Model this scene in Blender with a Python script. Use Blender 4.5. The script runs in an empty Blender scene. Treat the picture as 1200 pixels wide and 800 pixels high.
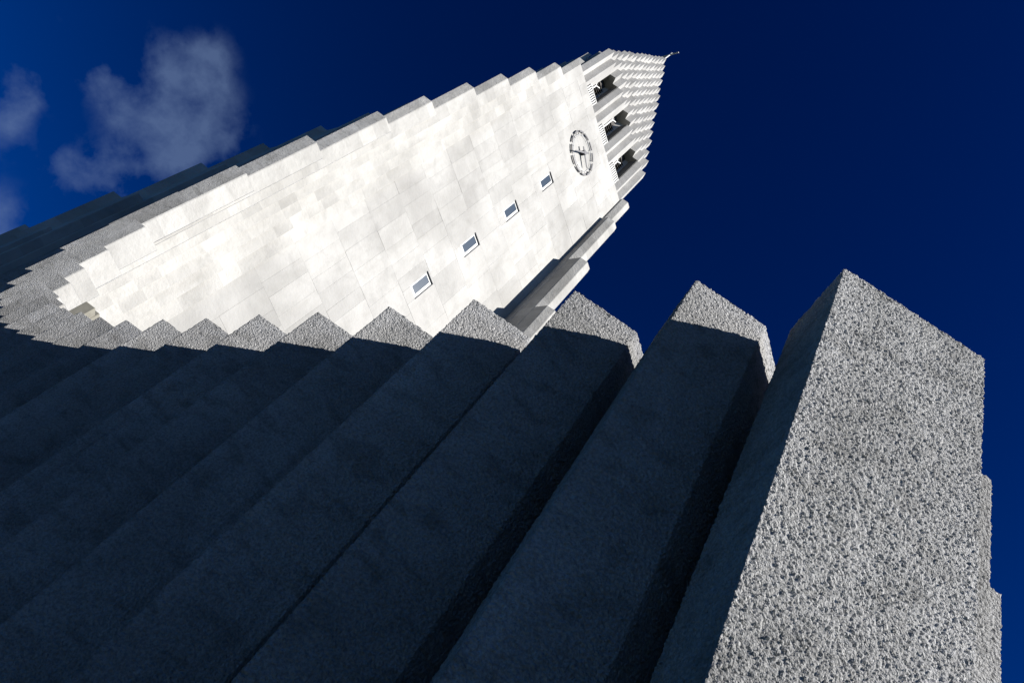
import bpy, math, random
import numpy as np
from mathutils import Matrix, Vector

random.seed(7)
rng = np.random.default_rng(7)
scene = bpy.context.scene
col = scene.collection

# ------------------------------------------------------------------ camera
# world axes: +X = church's east, -Y = the sunlit side of the tower, Z up.  U = unit of the survey in metres.
U = 2.0
EYE = 1.65
cam_d = bpy.data.cameras.new('camera')
cam_d.sensor_width = 36.0
cam_d.lens = 28.8
cam_d.clip_start = 0.05
cam_d.clip_end = 5000
cam = bpy.data.objects.new('camera', cam_d)
col.objects.link(cam)
F_PX = 960.0
up = Vector((572.0, 626.0, -F_PX)).normalized()          # the zenith seen in camera axes
fw = Vector((0, 0, -1.0))
ya = (fw - up * fw.dot(up)).normalized()
xa = ya.cross(up)
R = Matrix((xa, ya, up))                                  # camera axes -> levelled axes
R = Matrix.Rotation(math.radians(-35.0), 3, 'Z') @ R
cam.matrix_world = Matrix.Translation((0, 0, EYE)) @ R.to_4x4()
scene.camera = cam

# ------------------------------------------------------------------ light
SUN_AZ = math.radians(-67.0)      # direction towards the sun, from +X
SUN_EL = math.radians(34.2)
sun_dir = Vector((math.cos(SUN_AZ) * math.cos(SUN_EL), math.sin(SUN_AZ) * math.cos(SUN_EL), math.sin(SUN_EL)))
sun_d = bpy.data.lights.new('sun', 'SUN')
sun_d.energy = 5.0
sun_d.angle = math.radians(0.5)
sun_d.color = (1.0, 0.965, 0.91)
sun = bpy.data.objects.new('sun', sun_d)
col.objects.link(sun)
sun.rotation_euler = sun_dir.to_track_quat('Z', 'Y').to_euler()
sun.location = (20, -40, 60)

world = bpy.data.worlds.new('World')
scene.world = world
world.use_nodes = True
nt = world.node_tree
nt.nodes.clear()
N = nt.nodes.new
wo = N('ShaderNodeOutputWorld')
bg = N('ShaderNodeBackground')
bg.inputs['Strength'].default_value = 0.05
sky = N('ShaderNodeTexSky')
sky.sky_type = 'NISHITA'
sky.sun_disc = False
sky.sun_elevation = SUN_EL
sky.sun_rotation = math.pi / 2 - SUN_AZ
sky.air_density = 1.0
sky.dust_density = 0.2
sky.ozone_density = 3.0
# polarising filter: deepens the whole sky evenly
gam = N('ShaderNodeGamma')
gam.inputs['Gamma'].default_value = 1.7
tint = N('ShaderNodeMix'); tint.data_type = 'RGBA'; tint.blend_type = 'MULTIPLY'
tint.inputs[0].default_value = 1.0
tint.inputs[7].default_value = (0.0005, 0.066, 0.165, 1)
nt.links.new(sky.outputs[0], gam.inputs[0])
nt.links.new(gam.outputs[0], tint.inputs[6])
# thin wispy cloud
tc = N('ShaderNodeTexCoord')
# the air gets brighter all round towards the horizon
sz = N('ShaderNodeSeparateXYZ'); nt.links.new(tc.outputs['Generated'], sz.inputs[0])
hr = N('ShaderNodeMapRange'); hr.interpolation_type = 'SMOOTHSTEP'
hr.inputs['From Min'].default_value = 0.45; hr.inputs['From Max'].default_value = 1.0
hr.inputs['To Min'].default_value = 1.0; hr.inputs['To Max'].default_value = 0.0
nt.links.new(sz.outputs[2], hr.inputs[0])
hz = N('ShaderNodeMix'); hz.data_type = 'RGBA'
hz.inputs[6].default_value = (0.9, 0.9, 0.95, 1); hz.inputs[7].default_value = (0.9, 1.4, 1.2, 1)
nt.links.new(hr.outputs[0], hz.inputs[0])
skyc = N('ShaderNodeMix'); skyc.data_type = 'RGBA'; skyc.blend_type = 'MULTIPLY'; skyc.inputs[0].default_value = 1.0
nt.links.new(tint.outputs[2], skyc.inputs[6]); nt.links.new(hz.outputs[2], skyc.inputs[7])
def wnoise(scale, detail, rough, dist, off):
    mp = N('ShaderNodeMapping'); mp.inputs['Location'].default_value = off
    nz = N('ShaderNodeTexNoise'); nz.inputs['Scale'].default_value = scale
    nz.inputs['Detail'].default_value = detail; nz.inputs['Roughness'].default_value = rough
    nz.inputs['Distortion'].default_value = dist
    nt.links.new(tc.outputs['Generated'], mp.inputs[0]); nt.links.new(mp.outputs[0], nz.inputs[0])
    return nz.outputs['Fac']
def wmath(op, a, b=None, clamp=False):
    m = N('ShaderNodeMath'); m.operation = op; m.use_clamp = clamp
    for i, v in enumerate((a, b)):
        if v is None: continue
        if isinstance(v, (int, float)): m.inputs[i].default_value = v
        else: nt.links.new(v, m.inputs[i])
    return m.outputs[0]
def blob(d, r0, r1):
    """1 near direction d falling to 0 between the angular radii r1 < r0"""
    v = N('ShaderNodeVectorMath'); v.operation = 'DISTANCE'
    v.inputs[1].default_value = d
    nt.links.new(tc.outputs['Generated'], v.inputs[0])
    mr = N('ShaderNodeMapRange'); mr.interpolation_type = 'SMOOTHSTEP'
    mr.inputs['From Min'].default_value = r1; mr.inputs['From Max'].default_value = r0
    mr.inputs['To Min'].default_value = 1; mr.inputs['To Max'].default_value = 0
    nt.links.new(v.outputs['Value'], mr.inputs[0])
    return mr.outputs[0]
def px_dir(x, y):
    return tuple((R @ Vector((x - 600, 400 - y, -F_PX))).normalized())
# every cloud has its own direction in the sky, the first four are the ones over the wing
wob = wnoise(9, 6, 0.55, 0.0, (3.1, 1.7, 0.4))
fine = wnoise(24, 6, 0.6, 0.1, (0.3, 5.2, 2.2))
CL = [((252, 62), 0.040, 0.0, 0.7), ((225, 92), 0.065, 0.0, 1.0), ((252, 140), 0.062, 0.0, 1.0), ((222, 172), 0.065, 0.0, 0.95), ((118, 92), 0.042, 0.0, 0.8),
      ((138, 122), 0.045, 0.0, 0.7), ((172, 190), 0.080, 0.0, 0.95), ((105, 208), 0.060, 0.0, 0.8), ((185, 125), 0.065, 0.0, 0.75), ((190, 62), 0.045, 0.0, 0.5),
      ((70, 195), 0.035, 0, 0.6), ((12, 50), 0.08, 0.0, 0.45), ((32, 108), 0.035, 0.0, 0.7), ((8, 142), 0.05, 0.0, 0.8), ((0, 266), 0.06, 0.0, 0.9),
      ((-120, 230), 0.12, 0.0, 0.8), ((-260, 60), 0.12, 0, 0.8)]
acc = None
for (p, r0, r1, w) in CL:
    b = wmath('MULTIPLY', blob(px_dir(*p), r0, r1), w)
    acc = b if acc is None else wmath('ADD', acc, b)
acc = wmath('MINIMUM', wmath('MULTIPLY', acc, 0.8), 1.0)
t = wmath('ADD', wmath('MULTIPLY', acc, 0.95), wmath('MULTIPLY', wmath('SUBTRACT', wob, 0.5), 2.9))
t = wmath('ADD', t, wmath('MULTIPLY', wmath('SUBTRACT', fine, 0.5), 1.9))
t = wmath('SUBTRACT', t, 0.20)
t = wmath('MULTIPLY', wmath('MULTIPLY', t, 1.0, clamp=True), wmath('MULTIPLY', acc, 1.6, clamp=True), clamp=True)
cm = N('ShaderNodeMix'); cm.data_type = 'RGBA'
nt.links.new(wmath('MULTIPLY', t, 0.40), cm.inputs[0])
nt.links.new(skyc.outputs[2], cm.inputs[6])
cm.inputs[7].default_value = (1.45, 2.15, 3.6, 1)
nt.links.new(cm.outputs[2], bg.inputs[0])
nt.links.new(bg.outputs[0], wo.inputs[0])

vs = scene.view_settings
scene.display_settings.display_device = 'sRGB'
vs.view_transform = 'Standard'
vs.look = 'None'
vs.exposure = 1.35
vs.gamma = 1.0
vs.use_curve_mapping = False
scene.cycles.max_bounces = 6

# ------------------------------------------------------------------ materials
class NT:
    def __init__(s, name):
        s.m = bpy.data.materials.new(name); s.m.use_nodes = True
        s.t = s.m.node_tree; s.t.nodes.clear()
        s.out = s.n('ShaderNodeOutputMaterial'); s.b = s.n('ShaderNodeBsdfPrincipled')
        s.l(s.b.outputs[0], s.out.inputs[0])
        g = s.n('ShaderNodeNewGeometry'); s.pos = g.outputs['Position']
    def n(s, k): return s.t.nodes.new(k)
    def l(s, a, b): s.t.links.new(a, b)
    def noise(s, scale, detail=3, rough=0.5, dist=0.0, vec=None, w=(1, 1, 1)):
        n = s.n('ShaderNodeTexNoise'); n.inputs['Scale'].default_value = scale
        n.inputs['Detail'].default_value = detail; n.inputs['Roughness'].default_value = rough
        n.inputs['Distortion'].default_value = dist
        mp = s.n('ShaderNodeMapping'); mp.inputs['Scale'].default_value = w
        s.l(vec or s.pos, mp.inputs[0]); s.l(mp.outputs[0], n.inputs['Vector'])
        return n.outputs['Fac']
    def math(s, op, a, b=None, clamp=False):
        m = s.n('ShaderNodeMath'); m.operation = op; m.use_clamp = clamp
        for i, v in enumerate((a, b)):
            if v is None: continue
            if isinstance(v, (int, float)): m.inputs[i].default_value = v
            else: s.l(v, m.inputs[i])
        return m.outputs[0]
    def ramp(s, fac, stops):
        r = s.n('ShaderNodeValToRGB'); e = r.color_ramp.elements
        while len(e) > 1: e.remove(e[-1])
        e[0].position, e[0].color = stops[0][0], (*stops[0][1], 1)
        for p, c in stops[1:]:
            k = e.new(p); k.color = (*c, 1)
        s.l(fac, r.inputs[0]); return r.outputs[0]
    def mix(s, f, a, b, mode='MIX'):
        m = s.n('ShaderNodeMix'); m.data_type = 'RGBA'; m.blend_type = mode
        for i, v in ((0, f), (6, a), (7, b)):
            if isinstance(v, (int, float)): m.inputs[i].default_value = v
            elif isinstance(v, tuple): m.inputs[i].default_value = (*v, 1)
            else: s.l(v, m.inputs[i])
        return m.outputs[2]
    def bump(s, h, strength, dist, prev=None):
        b = s.n('ShaderNodeBump'); b.inputs['Strength'].default_value = strength
        b.inputs['Distance'].default_value = dist
        s.l(h, b.inputs['Height'])
        if prev: s.l(prev, b.inputs['Normal'])
        return b.outputs[0]

def mat_roughcast(name, displaced, k=1.0):
    """grey harled concrete: coarse stone chips thrown on, pits between them"""
    q = NT(name)
    big = q.noise(0.9, 4, 0.55)
    mid = q.noise(4.0, 5, 0.65, 0.3, w=(1, 1, 1.9))
    v = q.n('ShaderNodeTexVoronoi'); v.feature = 'SMOOTH_F1'; v.inputs['Scale'].default_value = 56
    v.inputs['Smoothness'].default_value = 0.2
    wv = q.n('ShaderNodeVectorMath'); wv.operation = 'ADD'
    nz = q.n('ShaderNodeTexNoise'); nz.inputs['Scale'].default_value = 22; nz.inputs['Detail'].default_value = 2
    q.l(q.pos, nz.inputs['Vector'])
    sc = q.n('ShaderNodeVectorMath'); sc.operation = 'SCALE'; sc.inputs['Scale'].default_value = 0.035
    q.l(nz.outputs['Color'], sc.inputs[0]); q.l(q.pos, wv.inputs[0]); q.l(sc.outputs[0], wv.inputs[1])
    q.l(wv.outputs[0], v.inputs['Vector'])
    grain = q.noise(66, 4, 0.62, 0.1)
    fine = q.noise(170, 3, 0.65)
    hv = q.math('MULTIPLY', q.math('SUBTRACT', 0.5, v.outputs['Distance']), 0.9)
    h = q.math('ADD', hv, q.math('MULTIPLY', grain, 2.0))
    h = q.math('ADD', h, q.math('MULTIPLY', q.noise(11, 3, 0.6), 0.7))
    c = q.ramp(big, [(0.3, (0.26 * k, 0.259 * k, 0.258 * k)), (0.7, (0.335 * k, 0.334 * k, 0.333 * k))])
    c = q.mix(q.math('MULTIPLY', q.ramp(mid, [(0.50, (0, 0, 0)), (0.64, (1, 1, 1))]), 0.75), c, (0.19 * k, 0.189 * k, 0.186 * k))
    oi = q.n('ShaderNodeObjectInfo')                       # every pour came out a little lighter or darker
    c = q.mix(1.0, c, q.ramp(oi.outputs['Random'], [(0.0, (0.84, 0.84, 0.84)), (1.0, (1.14, 1.14, 1.14))]), 'MULTIPLY')
    stain = q.ramp(q.noise(1.3, 5, 0.6, 0.6, w=(1.4, 1.4, 0.5)), [(0.36, (0.82, 0.82, 0.81)), (0.64, (1.10, 1.10, 1.10))])
    c = q.mix(1.0, c, stain, 'MULTIPLY')
    spk = q.ramp(q.noise(60, 2, 0.7), [(0.35, (0.72, 0.72, 0.72)), (0.62, (1.12, 1.12, 1.12))])
    c = q.mix(1.0, c, spk, 'MULTIPLY')
    q.l(c, q.b.inputs['Base Color']); q.b.inputs['Roughness'].default_value = 0.95
    q.b.inputs['Specular IOR Level'].default_value = 0.25
    if displaced:
        d = q.n('ShaderNodeDisplacement'); d.inputs['Midlevel'].default_value = 1.5
        d.inputs['Scale'].default_value = 0.0125
        q.l(h, d.inputs['Height']); q.l(d.outputs[0], q.out.inputs['Displacement'])
        q.m.displacement_method = 'BOTH'
        q.l(q.bump(fine, 0.8, 0.006), q.b.inputs['Normal'])
    else:
        q.l(q.bump(fine, 0.5, 0.005, q.bump(h, 0.9, 0.022)), q.b.inputs['Normal'])
    return q.m

def mat_white(name, lo, hi, var=0.10, lifts=False, bump=0.25):
    """white rendered concrete with damp mottling, faint run marks and lift marks"""
    q = NT(name)
    big = q.noise(0.35, 5, 0.6, 0.3)
    mot = q.noise(1.1, 6, 0.65, 0.6)
    run = q.noise(2.2, 4, 0.6, 0.2, w=(1, 1, 0.22))
    c = q.ramp(big, [(0.35, lo), (0.62, hi)])
    c = q.mix(q.math('MULTIPLY', q.ramp(mot, [(0.50, (0, 0, 0)), (0.72, (1, 1, 1))]), 0.45), c, tuple(x * 0.80 for x in lo))
    c = q.mix(q.math('MULTIPLY', q.ramp(run, [(0.52, (0, 0, 0)), (0.78, (1, 1, 1))]), 0.4), c, (lo[0] * .84, lo[1] * .82, lo[2] * .78))
    oi = q.n('ShaderNodeObjectInfo')
    rnd = oi.outputs['Random']
    if lifts:
        sp = q.n('ShaderNodeSeparateXYZ'); q.l(q.pos, sp.inputs[0])
        a = q.math('DIVIDE', q.math('ADD', sp.outputs[2], q.math('MULTIPLY', rnd, 5.0)), 0.86)
        fl = q.math('FLOOR', a)
        wn = q.n('ShaderNodeTexWhiteNoise'); wn.noise_dimensions = '2D'
        cb = q.n('ShaderNodeCombineXYZ'); q.l(fl, cb.inputs[0]); q.l(rnd, cb.inputs[1]); q.l(cb.outputs[0], wn.inputs['Vector'])
        rnd = wn.outputs['Value']
    k = q.math('ADD', q.math('MULTIPLY', rnd, var), 1.0 - var * 0.6)
    cb2 = q.n('ShaderNodeCombineColor')
    for i in range(3): q.l(k, cb2.inputs[i])
    c = q.mix(1.0, c, cb2.outputs[0], 'MULTIPLY')
    q.l(c, q.b.inputs['Base Color']); q.b.inputs['Roughness'].default_value = 0.85
    q.b.inputs['Specular IOR Level'].default_value = 0.3
    h = q.math('ADD', q.noise(9, 5, 0.65), q.math('MULTIPLY', q.noise(1.8, 3, 0.5), 1.6))
    q.l(q.bump(h, bump, 0.05), q.b.inputs['Normal'])
    return q.m

def mat_plain(name, c, rough=0.6, metal=0.0, spec=0.5):
    q = NT(name)
    k = q.ramp(q.noise(7, 4, 0.6), [(0.3, tuple(x * 0.8 for x in c)), (0.7, tuple(min(1, x * 1.1) for x in c))])
    q.l(k, q.b.inputs['Base Color']); q.b.inputs['Roughness'].default_value = rough
    q.b.inputs['Metallic'].default_value = metal; q.b.inputs['Specular IOR Level'].default_value = spec
    return q.m

M_NEAR = mat_roughcast('roughcast_deep', True)
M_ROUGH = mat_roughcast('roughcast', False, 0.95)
M_PANEL = mat_white('white_render_panels', (0.235, 0.230, 0.219), (0.315, 0.309, 0.296), 0.18)
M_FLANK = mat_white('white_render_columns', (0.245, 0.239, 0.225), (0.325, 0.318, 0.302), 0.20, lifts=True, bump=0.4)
M_RWHITE = mat_white('coarse_white_render', (0.42, 0.415, 0.40), (0.49, 0.485, 0.47), 0.12, lifts=True, bump=0.8)
M_SPIRE = mat_white('spire_render', (0.255, 0.25, 0.24), (0.31, 0.305, 0.295), 0.16)
M_JOINT = mat_plain('joint_mortar', (0.27, 0.267, 0.26), 0.9)
M_FRAME = mat_plain('white_painted_frame', (0.42, 0.42, 0.41), 0.5)
M_DARK = mat_plain('dark_metal_and_shade', (0.012, 0.014, 0.024), 0.55, 0.0)
M_GREYM = mat_plain('grey_metal', (0.35, 0.37, 0.40), 0.35, 0.6)
M_SHADE = mat_plain('belfry_shade_paint', (0.09, 0.09, 0.087), 0.9)  # dark tone puts shade behind the balusters and inside the belfry openings
M_SHUT = mat_plain('dark_louvre', (0.02, 0.016, 0.014), 0.8)
M_BEIGE = mat_plain('beige_block', (0.17, 0.16, 0.13), 0.9)
q = NT('window_glass')
q.b.inputs['Base Color'].default_value = (0.035, 0.05, 0.07, 1); q.b.inputs['Roughness'].default_value = 0.15
q.b.inputs['Specular IOR Level'].default_value = 0.6
q.l(q.bump(q.noise(1.5, 2), 0.1, 0.02), q.b.inputs['Normal'])
M_GLASS = q.m
q = NT('paving')
c = q.ramp(q.noise(0.6, 6, 0.6), [(0.3, (0.006, 0.014, 0.008)), (0.7, (0.012, 0.024, 0.013))])
c = q.mix(q.math('MULTIPLY', q.noise(40, 3, 0.6), 0.5), c, (0.008, 0.016, 0.008))
q.l(c, q.b.inputs['Base Color']); q.b.inputs['Roughness'].default_value = 0.9
q.l(q.bump(q.noise(25, 4, 0.7), 0.4, 0.02), q.b.inputs['Normal'])
M_PAVE = q.m

# ------------------------------------------------------------------ builders
def P(x, y, z):
    """survey units (camera at 0,0,0) -> metres (ground at 0)"""
    return Vector((x * U, y * U, z * U + EYE))
ZG = -EYE / U                                             # the ground in survey units

def link(name, me, mat, parent=None, loc=None, smooth=False):
    if mat: me.materials.append(mat)
    o = bpy.data.objects.new(name, me); col.objects.link(o)
    if parent is not None:
        o.parent = parent
        o.matrix_parent_inverse = Matrix.Translation(-ABS[parent])
    if loc is not None: o.location = loc
    ABS[o] = Vector((0, 0, 0)) if loc is None else Vector(loc)
    if smooth:
        me.polygons.foreach_set('use_smooth', [True] * len(me.polygons))
    return o
ABS = {}

def mesh(name, verts, faces):
    me = bpy.data.meshes.new(name); me.from_pydata([tuple(v) for v in verts], [], faces); me.update(); return me

def prism_geo(poly, z0, z1, top=None):
    """poly in survey units, counter-clockwise"""
    n = len(poly)
    v = [P(x, y, z0) for x, y in poly] + [P(x, y, z1) for x, y in poly]
    f = [tuple(range(n - 1, -1, -1)), tuple(range(n, 2 * n))]
    f += [(i, (i + 1) % n, n + (i + 1) % n, n + i) for i in range(n)]
    return v, f

def bevel(me, w, seg=1):
    import bmesh
    bm = bmesh.new(); bm.from_mesh(me)
    bmesh.ops.bevel(bm, geom=bm.edges[:], offset=w, segments=seg, affect='EDGES', clamp_overlap=True)
    bm.to_mesh(me); bm.free(); me.update()

def prism(name, poly, z0, z1, mat, parent, bev=0.0):
    v, f = prism_geo(poly, z0, z1)
    me = mesh(name, v, f)
    if bev: bevel(me, bev)
    return link(name, me, mat, parent)

def box_geo(a, b):
    (x0, y0, z0), (x1, y1, z1) = a, b
    v = [(x0, y0, z0), (x1, y0, z0), (x1, y1, z0), (x0, y1, z0), (x0, y0, z1), (x1, y0, z1), (x1, y1, z1), (x0, y1, z1)]
    f = [(3, 2, 1, 0), (4, 5, 6, 7), (0, 1, 5, 4), (1, 2, 6, 5), (2, 3, 7, 6), (3, 0, 4, 7)]
    return v, f

def dense_prism(name, poly, z0, z1, zd, res, mat, parent, dense_edges, coarse=()):
    """a prism whose listed side faces are cut into a fine grid above zd, so the roughcast is real relief"""
    pts = []; n = len(poly)
    for i in range(n):
        a = np.array(poly[i]); b = np.array(poly[(i + 1) % n])
        L = np.linalg.norm(b - a) * U
        k = max(1, int(round(L / (res * (2 if i in coarse else 1))))) if i in dense_edges else 1
        for t_ in range(k): pts.append(a + (b - a) * t_ / k)
    pts = np.array(pts); m = len(pts)
    zs = [z0] + list(np.linspace(zd, z1, int((z1 - zd) * U / res) + 1))
    nz = len(zs)
    V = np.zeros((nz, m, 3))
    V[:, :, 0] = pts[None, :, 0] * U; V[:, :, 1] = pts[None, :, 1] * U
    V[:, :, 2] = np.array(zs)[:, None] * U + EYE
    idx = np.arange(nz * m).reshape(nz, m)
    a = idx[:-1]; b = np.roll(idx, -1, 1)[:-1]; c = np.roll(idx, -1, 1)[1:]; d = idx[1:]
    F = np.stack([a, b, c, d], -1).reshape(-1, 4)
    nv = nz * m; nf = len(F)
    me = bpy.data.meshes.new(name)
    me.vertices.add(nv); me.vertices.foreach_set('co', V.reshape(-1))
    nl = nf * 4 + m
    me.loops.add(nl)
    me.loops.foreach_set('vertex_index', np.concatenate([F.reshape(-1), idx[-1]]).astype(np.int32))
    me.polygons.add(nf + 1)
    me.polygons.foreach_set('loop_start', np.concatenate([np.arange(nf) * 4, [nf * 4]]).astype(np.int32))
    me.polygons.foreach_set('loop_total', np.concatenate([np.full(nf, 4), [m]]).astype(np.int32))
    me.update(calc_edges=True); me.validate()
    o = link(name, me, mat, parent, smooth=True)
    return o

def thing(name, label, cat, at, group=None):
    o = bpy.data.objects.new(name, None); col.objects.link(o)
    o.location = at; o['label'] = label; o['category'] = cat
    if group: o['group'] = group
    ABS[o] = Vector(at)
    o.empty_display_size = 0.5
    return o

def sunlit_fronts(o, mat):
    """the faces that look south (-Y) get lighter render that paints in the sun, slanted cheeks stay harled"""
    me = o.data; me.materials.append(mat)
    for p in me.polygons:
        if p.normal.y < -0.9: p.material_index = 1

# ------------------------------------------------------------------ ground
g = mesh('ground', [(-3000, -3000, 0), (3000, -3000, 0), (3000, 3000, 0), (-3000, 3000, 0)], [(0, 1, 2, 3)])
g = link('ground', g, M_PAVE); g['kind'] = 'structure'

# ------------------------------------------------------------------ the foreground wing
wing = thing('wing_wall', 'grey roughcast wall of pointed concrete columns in the foreground, mostly in shade', 'wall', P(1.3, 5, ZG))
HS = [2.270, 2.304, 2.331, 2.358, 2.387, 2.427, 2.475, 2.525, 2.584, 2.660, 2.78, 2.93, 3.08, 3.25, 3.46, 3.71, 3.95, 4.35, 4.81, 5.43, 6.25]
A1 = 0.183
def wing_poly(y, x=1.0, back=1.50):
    # apex towards the camera, two 45 degree cheeks, then straight sides back into the wall
    return [(x, y), (x + A1, y - A1), (back, y - A1), (back, y + A1), (x + A1, y + A1)]
for k, h in enumerate(HS):
    y = 0.457 + 0.449 * k
    x = 1.0
    if k == 20: y = 9.36
    if k == 0:
        poly = [(x, y), (1.32, 0.137), (1.50, 0.317), (1.50, y + A1), (x + A1, y + A1)]
        o = dense_prism('column', poly, ZG, h, 0.0, 0.0055, M_NEAR, wing, (0, 4), (4,))
        o['label'] = 'broad end column with its right face in full sunlight'
    elif k <= 3:
        o = dense_prism('column', wing_poly(y), ZG, h, 0.0 if k < 3 else 1.0, 0.012, M_NEAR, wing, (0, 1, 4) if k < 3 else (0, 1))
    elif k <= 8:
        h += random.uniform(-0.006, 0.006)
        o = dense_prism('column', wing_poly(y), ZG, h, h - 0.75, 0.016, M_NEAR, wing, (0, 1))
    else:
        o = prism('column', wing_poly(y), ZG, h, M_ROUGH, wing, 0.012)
        if k > 12: sunlit_fronts(o, M_FLANK)
# low end columns stepping down behind the corner, and the wall that all of them stand against
for (x, y, h) in ((1.53, 0.135, 2.00), (1.835, 0.137, 1.90), (2.15, 0.137, 1.80)):
    e = 0.153
    dense_prism('end_column', [(x - e, y + e), (x, y), (x + e, y + e), (x + e, y + 0.5), (x - e, y + 0.5)], ZG, h, 0.8, 0.012, M_NEAR, wing, (0, 1))
prism('core_wall', [(1.503, 0.65), (1.75, 0.65), (1.75, 9.5), (1.503, 9.5)], ZG, 2.1, M_ROUGH, wing)
for (x, y, z, e) in ((1.285, 6.80, 3.78, 0.075), (1.355, 6.84, 3.82, 0.06)):
    o = prism('cap_block', [(x - e, y), (x, y - e), (x + e, y), (x, y + e)], 3.4, z, M_BEIGE, wing, 0.01)

# ------------------------------------------------------------------ the tower
CX, CY = 5.03, 13.21
MY = 12.95
tower = thing('church_tower', 'tall white concrete church tower with clock, belfry windows and stepped pointed spire', 'tower', P(CX, CY, ZG))
FY = 11.0                                                  # the sunlit face
XL, XR = 2.80, 7.085
B = 0.03
prism('tower_wall', [(XL - 0.06, FY + B), (XR, FY + B), (XR, 14.9), (XL - 0.06, 14.9)], ZG, 23.30, M_JOINT, tower)

# windows of the sunlit face: openings are left free of panels
WX0, WX1 = 4.835, 5.12
WINS = [12.80, 14.935, 17.065, 19.21]
WH = 0.345
# panels between the pour joints
def panel(x0, x1, z0, z1):
    j = 0.0006; dy = random.uniform(0, 0.0022)
    tl = random.uniform(-0.0035, 0.0035)
    a = P(x0 + j, FY - dy, z0 + j); b = P(x1 - j, FY + B - 0.0015, z1 - j)
    v, f = box_geo(tuple(a), tuple(b))
    v = [(x, y + (tl * (1 if z > (a.z + b.z) / 2 else -1) if y < (a.y + b.y) / 2 else 0), z) for x, y, z in v]
    me = mesh('panel', v, f); bevel(me, 0.002)
    link('panel', me, M_PANEL, tower)
zrow = 4.74
while zrow < 23.2:
    z0, z1 = zrow, min(zrow + 1.06, 23.297)
    if z1 - z0 > 0.1:
        wz = [w for w in WINS if w + WH > z0 and w - WH < z1]
        xs = [XL - 0.06]
        while xs[-1] < XR - 0.75: xs.append(xs[-1] + (random.uniform(0.26, 0.44) if xs[-1] < 4.3 else random.uniform(0.42, 0.68)))
        xs.append(XR)
        if wz:
            xs = [v_ for v_ in xs if not (WX0 - 0.25 < v_ < WX1 + 0.25)] + [WX0, WX1]
            xs.sort()
        for a, b in zip(xs[:-1], xs[1:]):
            if wz and abs(a - WX0) < 1e-6:
                w = wz[0]; lo, hi = w - WH, w + WH
                if lo > z0 + 0.02: panel(a, b, z0, lo)
                if hi < z1 - 0.02: panel(a, b, hi, z1)
            else:
                panel(a, b, z0, z1)
    zrow += 1.06
for zc in WINS:
    x0, x1, z0, z1 = WX0, WX1, zc - WH, zc + WH
    fr = 0.052
    # white frame set a little way into the opening
    y0, y1 = FY + 0.012, FY + B - 0.002
    V = []; F = []
    for (a, b) in (((x0, y0, z0), (x0 + fr * 0.55, y1, z1)), ((x1 - fr * 1.35, y0, z0), (x1, y1, z1)),
                   ((x0 + fr * 0.55, y0, z0), (x1 - fr * 1.35, y1, z0 + fr * 1.2)), ((x0 + fr * 0.55, y0, z1 - fr * 0.9), (x1 - fr * 1.35, y1, z1))):
        v, f = box_geo(tuple(P(*a)), tuple(P(*b))); n = len(V); V += v; F += [tuple(i + n for i in ff) for ff in f]
    w = link('window', mesh('window', V, F), M_FRAME, tower)
    v, f = box_geo(tuple(P(x0 + fr * .5, FY + 0.018, z0 + fr)), tuple(P(x1 - fr * 1.3, FY + B - 0.004, z1 - fr * .8)))
    link('glass', mesh('glass', v, f), M_GLASS, w)
    # thin dark strips painting the shade at the recess's top and right side
    v, f = box_geo(tuple(P(x0 - 0.02, FY - 0.022, z1 + 0.001)), tuple(P(x1 + 0.014, FY + 0.01, z1 + 0.022)))
    link('soffit_shade', mesh('soffit_shade', v, f), M_DARK, w)
    v, f = box_geo(tuple(P(x1 + 0.001, FY - 0.016, z0 - 0.01)), tuple(P(x1 + 0.012, FY + 0.01, z1)))
    link('jamb_shade', mesh('jamb_shade', v, f), M_DARK, w)

# stepped columns of the front corner, and the same mirrored on the far side of the front
A2 = 0.165
FL = [(1.015, 9.65, 7.27), (1.05, 9.90, 8.60), (1.125, 10.12, 10.47), (1.297, 10.30, 12.67), (1.448, 10.46, 14.48), (1.631, 10.61, 16.43),
      (1.837, 10.75, 18.25), (2.055, 10.88, 19.97), (2.306, 11.00, 21.70), (2.575, 11.12, 23.60), (2.66, 11.50, 25.1)]
for i, (x, y, h) in enumerate(FL):
    a = A2 if i < 10 else 0.10
    poly = [(x, y), (x + a, y - a * 0.9), (x + 0.44, y - a * 0.9), (x + 0.44, y + 0.75), (x + a, y + 0.75), (x + a, y + a * 0.9)]
    if i == 9: poly = [(x, y), (x + A2, y - 0.13), (XL - 0.065, y - 0.13), (XL - 0.065, y + 0.9), (x + A2, y + 0.9), (x + A2, y + A2)]
    if i == 10: poly = [(x, y), (x + a, y - a), (x + .12, y - a), (x + .12, y + .5), (x + a, y + .5), (x + a, y + a)]
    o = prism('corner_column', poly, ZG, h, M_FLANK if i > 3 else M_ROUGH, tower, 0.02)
    if i <= 3: sunlit_fronts(o, M_FLANK)
    if i < 10:
        m = [(px, 2 * MY - py) for px, py in poly][::-1]
        prism('corner_column', m, ZG, h, M_FLANK, tower, 0.02)

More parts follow.
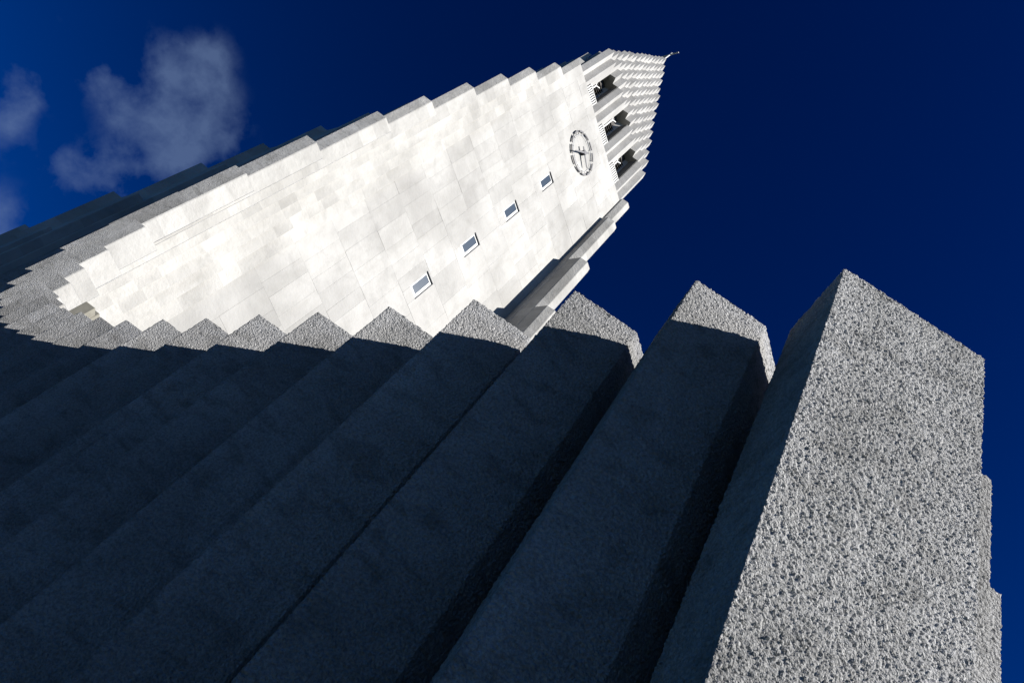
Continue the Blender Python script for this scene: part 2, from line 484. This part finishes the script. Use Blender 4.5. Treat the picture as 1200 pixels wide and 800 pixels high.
# buttress columns stepping out from the right-hand edge of the face
SE = [(7.09, 11.16, 23.5), (7.085, 10.80, 21.80), (7.085, 10.42, 18.74), (7.085, 10.06, 15.8), (7.085, 9.70, 12.9), (7.085, 9.34, 10.2)]
for i, (x, y, h) in enumerate(SE):
    b = 0.17
    yb = SE[i - 1][1] - 0.0 if i else y + 0.6
    poly = [(x, y), (x + b, y - b), (x + b + 0.2, y - b), (x + b + 0.30, y - b + 0.10), (x + b + 0.30, yb - 0.02 + 0.0), (x, yb - 0.02)]
    if i == 0: poly = [(x + .02, 10.97), (x + b, 10.82), (x + b + 0.17, 10.82), (x + b + 0.24, 10.90), (x + b + 0.24, 11.6), (x + .02, 11.6)]
    if i == 1: poly[-1] = (x, 11.3); poly[-2] = (x + b + .30, 11.3)
    if i > 1: poly[-1] = (x + 0.004 * i, yb - 0.001); poly[0] = (x + 0.004 * i, y)
    prism('buttress_column', poly, ZG, h, M_FLANK, tower, 0.02)

# ------------------------------------------------------------------ belfry and spire: a field of square columns set on their corners
Q = 0.158
ZB = 23.305
def ring_top(k): return 36.98 - 5.0 * (k + 1) * Q
def sq(i, j, r=Q):
    x, y = CX + i * Q, CY + j * Q
    return [(x - r, y), (x, y - r), (x + r, y), (x, y + r)]
base_me = None
count = 0
rest_v, rest_f = [], []
for j in range(-13, 14):
    for i in range(-13, 14):
        if (i + j) % 2: continue
        k = max(abs(i), abs(j))
        z0 = ZB
        h = ring_top(k) + random.uniform(-0.09, 0.09)
        visible = (j == -k) or (i == -k and j < 9)
        if j <= -10:
            for wc in (-8, 0, 8):
                if abs(i - wc) <= 1 or (j == -12 and i - wc == 2):
                    z0 = {-13: 99, -12: 25.9 if wc else 26.15, -11: 25.9 if wc else 26.15, -10: 25.9 if wc else 26.15}[j]
                    if i - wc == 2: z0 = 25.9 if wc else 26.15
        if i <= -10 and abs(j) <= 9:                        # the front face has the same three openings
            for wc in (-8, 0, 8):
                if abs(j - wc) <= 1: z0 = {-13: 99, -12: 25.9, -11: 25.9, -10: 25.9}[i]
        if z0 > h: continue
        r = Q - 0.0015
        zlow = z0 if k > 9 else max(z0, ring_top(k + 1) - 1.2)
        if visible and count < 290:
            v, f = prism_geo(sq(i, j, r), zlow, h)
            link('spire_column', mesh('spire_column', v, f), M_SPIRE, tower); count += 1
        else:
            v, f = prism_geo(sq(i, j, r), zlow, h)
            n = len(rest_v); rest_v += v; rest_f += [tuple(a + n for a in ff) for ff in f]
o = link('spire_core', mesh('spire_core', rest_v, rest_f), M_SPIRE, tower)
o.name = 'spire_core'; o['kind'] = 'stuff'
# floor under the belfry
prism('belfry_floor', [(CX - 2.17, CY - 2.05), (CX + 2.17, CY - 2.05), (CX + 2.13, CY + 2.13), (CX - 2.13, CY + 2.13)], 23.302, 23.34, M_SHADE, tower)

# belfry windows: louvred dark back, balustrade in front, forked post
for wi, wc in enumerate((-8, 0, 8)):
    xc = CX + wc * Q
    xa_, xb_ = xc - 2 * Q + 0.004, xc + 2 * Q - 0.004
    yb = CY - 10.2 * Q
    yf = CY - 13.2 * Q
    v, f = box_geo(tuple(P(xa_, yb, 23.34)), tuple(P(xb_, yb + 0.05, 26.1)))
    bw = link('belfry_window', mesh('belfry_window', v, f), M_SHUT, tower)
    v, f = box_geo(tuple(P(xb_ - 0.012, CY - 12.9 * Q, 23.345)), tuple(P(xb_, yb - 0.002, 25.89)))
    link('reveal_shade', mesh('reveal_shade', v, f), M_SHADE, bw)  # dark sheet painting the shaded right side of the recess
    nl = 11
    for s in range(nl):
        z = 23.95 + s * 0.145
        v = [tuple(P(xa_ + .01, yb - 0.08, z)), tuple(P(xb_ - .01, yb - 0.08, z)), tuple(P(xb_ - .01, yb - 0.003, z + 0.09)), tuple(P(xa_ + .01, yb - 0.003, z + 0.09)),
             tuple(P(xa_ + .01, yb - 0.08, z + 0.02)), tuple(P(xb_ - .01, yb - 0.08, z + 0.02)), tuple(P(xb_ - .01, yb - 0.003, z + 0.11)), tuple(P(xa_ + .01, yb - 0.003, z + 0.11))]
        link('louvre', mesh('louvre', v, [(3, 2, 1, 0), (4, 5, 6, 7), (0, 1, 5, 4), (1, 2, 6, 5), (2, 3, 7, 6), (3, 0, 4, 7)]), M_SHUT, bw)
    nb = 9
    for s in range(nb):
        x = xa_ + (xb_ - xa_) * (s + 0.5) / nb
        v, f = box_geo(tuple(P(x - 0.018, yf, 23.345)), tuple(P(x + 0.018, yf + 0.06, 23.86)))
        link('baluster', mesh('baluster', v, f), M_FRAME, bw)
    v, f = box_geo(tuple(P(xa_, yf - 0.012, 23.862)), tuple(P(xb_, yf + 0.07, 23.90)))
    link('handrail', mesh('handrail', v, f), M_FRAME, bw)
    v, f = box_geo(tuple(P(xa_, yf + 0.075, 23.345)), tuple(P(xb_, yf + 0.10, 23.80)))
    link('parapet', mesh('parapet', v, f), M_SHADE, bw)
    zt = (24.75, 25.25, 24.75)[wi]
    xp = xc - 0.10
    yp = yf + 0.24
    V, F = [], []
    def bar(a, b, w):
        a = P(*a); b = P(*b); d = (b - a).normalized(); sx = Vector((0, 1, 0)); s2 = d.cross(sx).normalized()
        n = len(V)
        for c_ in (a, b):
            for (u_, w_) in ((-1, -1), (1, -1), (1, 1), (-1, 1)):
                V.append(tuple(c_ + s2 * u_ * w + sx * w_ * w))
        F.extend([(n + 3, n + 2, n + 1, n), (n + 4, n + 5, n + 6, n + 7)] + [(n + i, n + (i + 1) % 4, n + 4 + (i + 1) % 4, n + 4 + i) for i in range(4)])
    bar((xp, yp, 23.7), (xp, yp, zt), 0.045)
    bar((xp, yp, zt - 0.05), (xp - 0.16, yp, zt + 0.30), 0.035)
    bar((xp, yp, zt - 0.05), (xp + 0.14, yp, zt + 0.16), 0.035)
    link('forked_post', mesh('forked_post', V, F), M_FRAME, bw)

# ------------------------------------------------------------------ clock on the sunlit face (hands show 3:34)
KX, KZ = 4.985, 21.68
RO, RI = 0.665, 0.615
def arc(r0, r1, a0, a1, y0, y1, n=6):
    V, F = [], []
    for s in range(n + 1):
        a = a0 + (a1 - a0) * s / n
        for r in (r0, r1):
            for y in (y0, y1):
                V.append(tuple(P(KX + math.sin(a) * r, y, KZ + math.cos(a) * r)))
    for s in range(n):
        i = 4 * s
        F += [(i, i + 2, i + 6, i + 4), (i + 1, i + 5, i + 7, i + 3), (i, i + 4, i + 5, i + 1), (i + 2, i + 3, i + 7, i + 6)]
    F += [(0, 1, 3, 2), (4 * n, 4 * n + 2, 4 * n + 3, 4 * n + 1)]
    return V, F
V, F = arc(0.535, 0.541, 0, 2 * math.pi, FY - 0.045, FY - 0.035, 72)
clock = link('clock', mesh('clock', V, F), M_GREYM, tower)
clock['label'] = 'large open clock dial with dark hour bars and two hands'
for h in range(12):
    a = h * math.pi / 6
    V, F = arc(RI, RO, a - math.radians(11.5), a + math.radians(11.5), FY - 0.055, FY - 0.03)
    link('hour_bar', mesh('hour_bar', V, F), M_DARK, clock)
    V, F = arc(0.542, RI, a + math.radians(10.3), a + math.radians(11.5), FY - 0.05, FY - 0.035, 2)
    link('tick', mesh('tick', V, F), M_DARK, clock)
def hand(ang, l0, l1, w0, w1, y):
    d = (math.sin(ang), math.cos(ang)); n_ = (d[1], -d[0])
    pts = [(-l0, w0 * .7), (-l0, -w0 * .7), (0, -w0), (l1 * .9, -w1), (l1, 0), (l1 * .9, w1), (0, w0)]
    V = [tuple(P(KX + d[0] * a + n_[0] * b, yy, KZ + d[1] * a + n_[1] * b)) for yy in (y, y + 0.012) for a, b in pts]
    n = len(pts)
    F = [tuple(range(n)), tuple(range(2 * n - 1, n - 1, -1))] + [(i, i + n, (i + 1) % n + n, (i + 1) % n) for i in range(n)]
    link('hand', mesh('hand', V, F), M_DARK, clock)
hand(math.radians(204), 0.22, 0.64, 0.032, 0.016, FY - 0.135)
hand(math.radians(107), 0.18, 0.46, 0.040, 0.020, FY - 0.115)
V, F = arc(0.0001, 0.075, 0, 2 * math.pi, FY - 0.14, FY - 0.004, 24)
link('hub', mesh('hub', V, F), M_DARK, clock)

# ------------------------------------------------------------------ cross and rods on the tip
V, F = [], []
def bar3(a, b, w):
    a = P(*a); b = P(*b); d = (b - a).normalized(); s1 = d.orthogonal().normalized(); s2 = d.cross(s1)
    n = len(V)
    for c_ in (a, b):
        for q_ in range(8):
            t_ = q_ * math.pi / 4
            V.append(tuple(c_ + (s1 * math.cos(t_) + s2 * math.sin(t_)) * w))
    F.extend([tuple(n + 7 - q_ for q_ in range(8)), tuple(n + 8 + q_ for q_ in range(8))] + [(n + q_, n + (q_ + 1) % 8, n + 8 + (q_ + 1) % 8, n + 8 + q_) for q_ in range(8)])
bar3((CX, CY, 35.8), (CX, CY, 37.45), 0.07)
bar3((CX, CY - 0.02, 37.15), (CX, CY - 0.42, 37.15), 0.06)
bar3((CX, CY + 0.02, 37.15), (CX, CY + 0.42, 37.15), 0.06)
link('cross', mesh('cross', V, F), M_FRAME, tower)
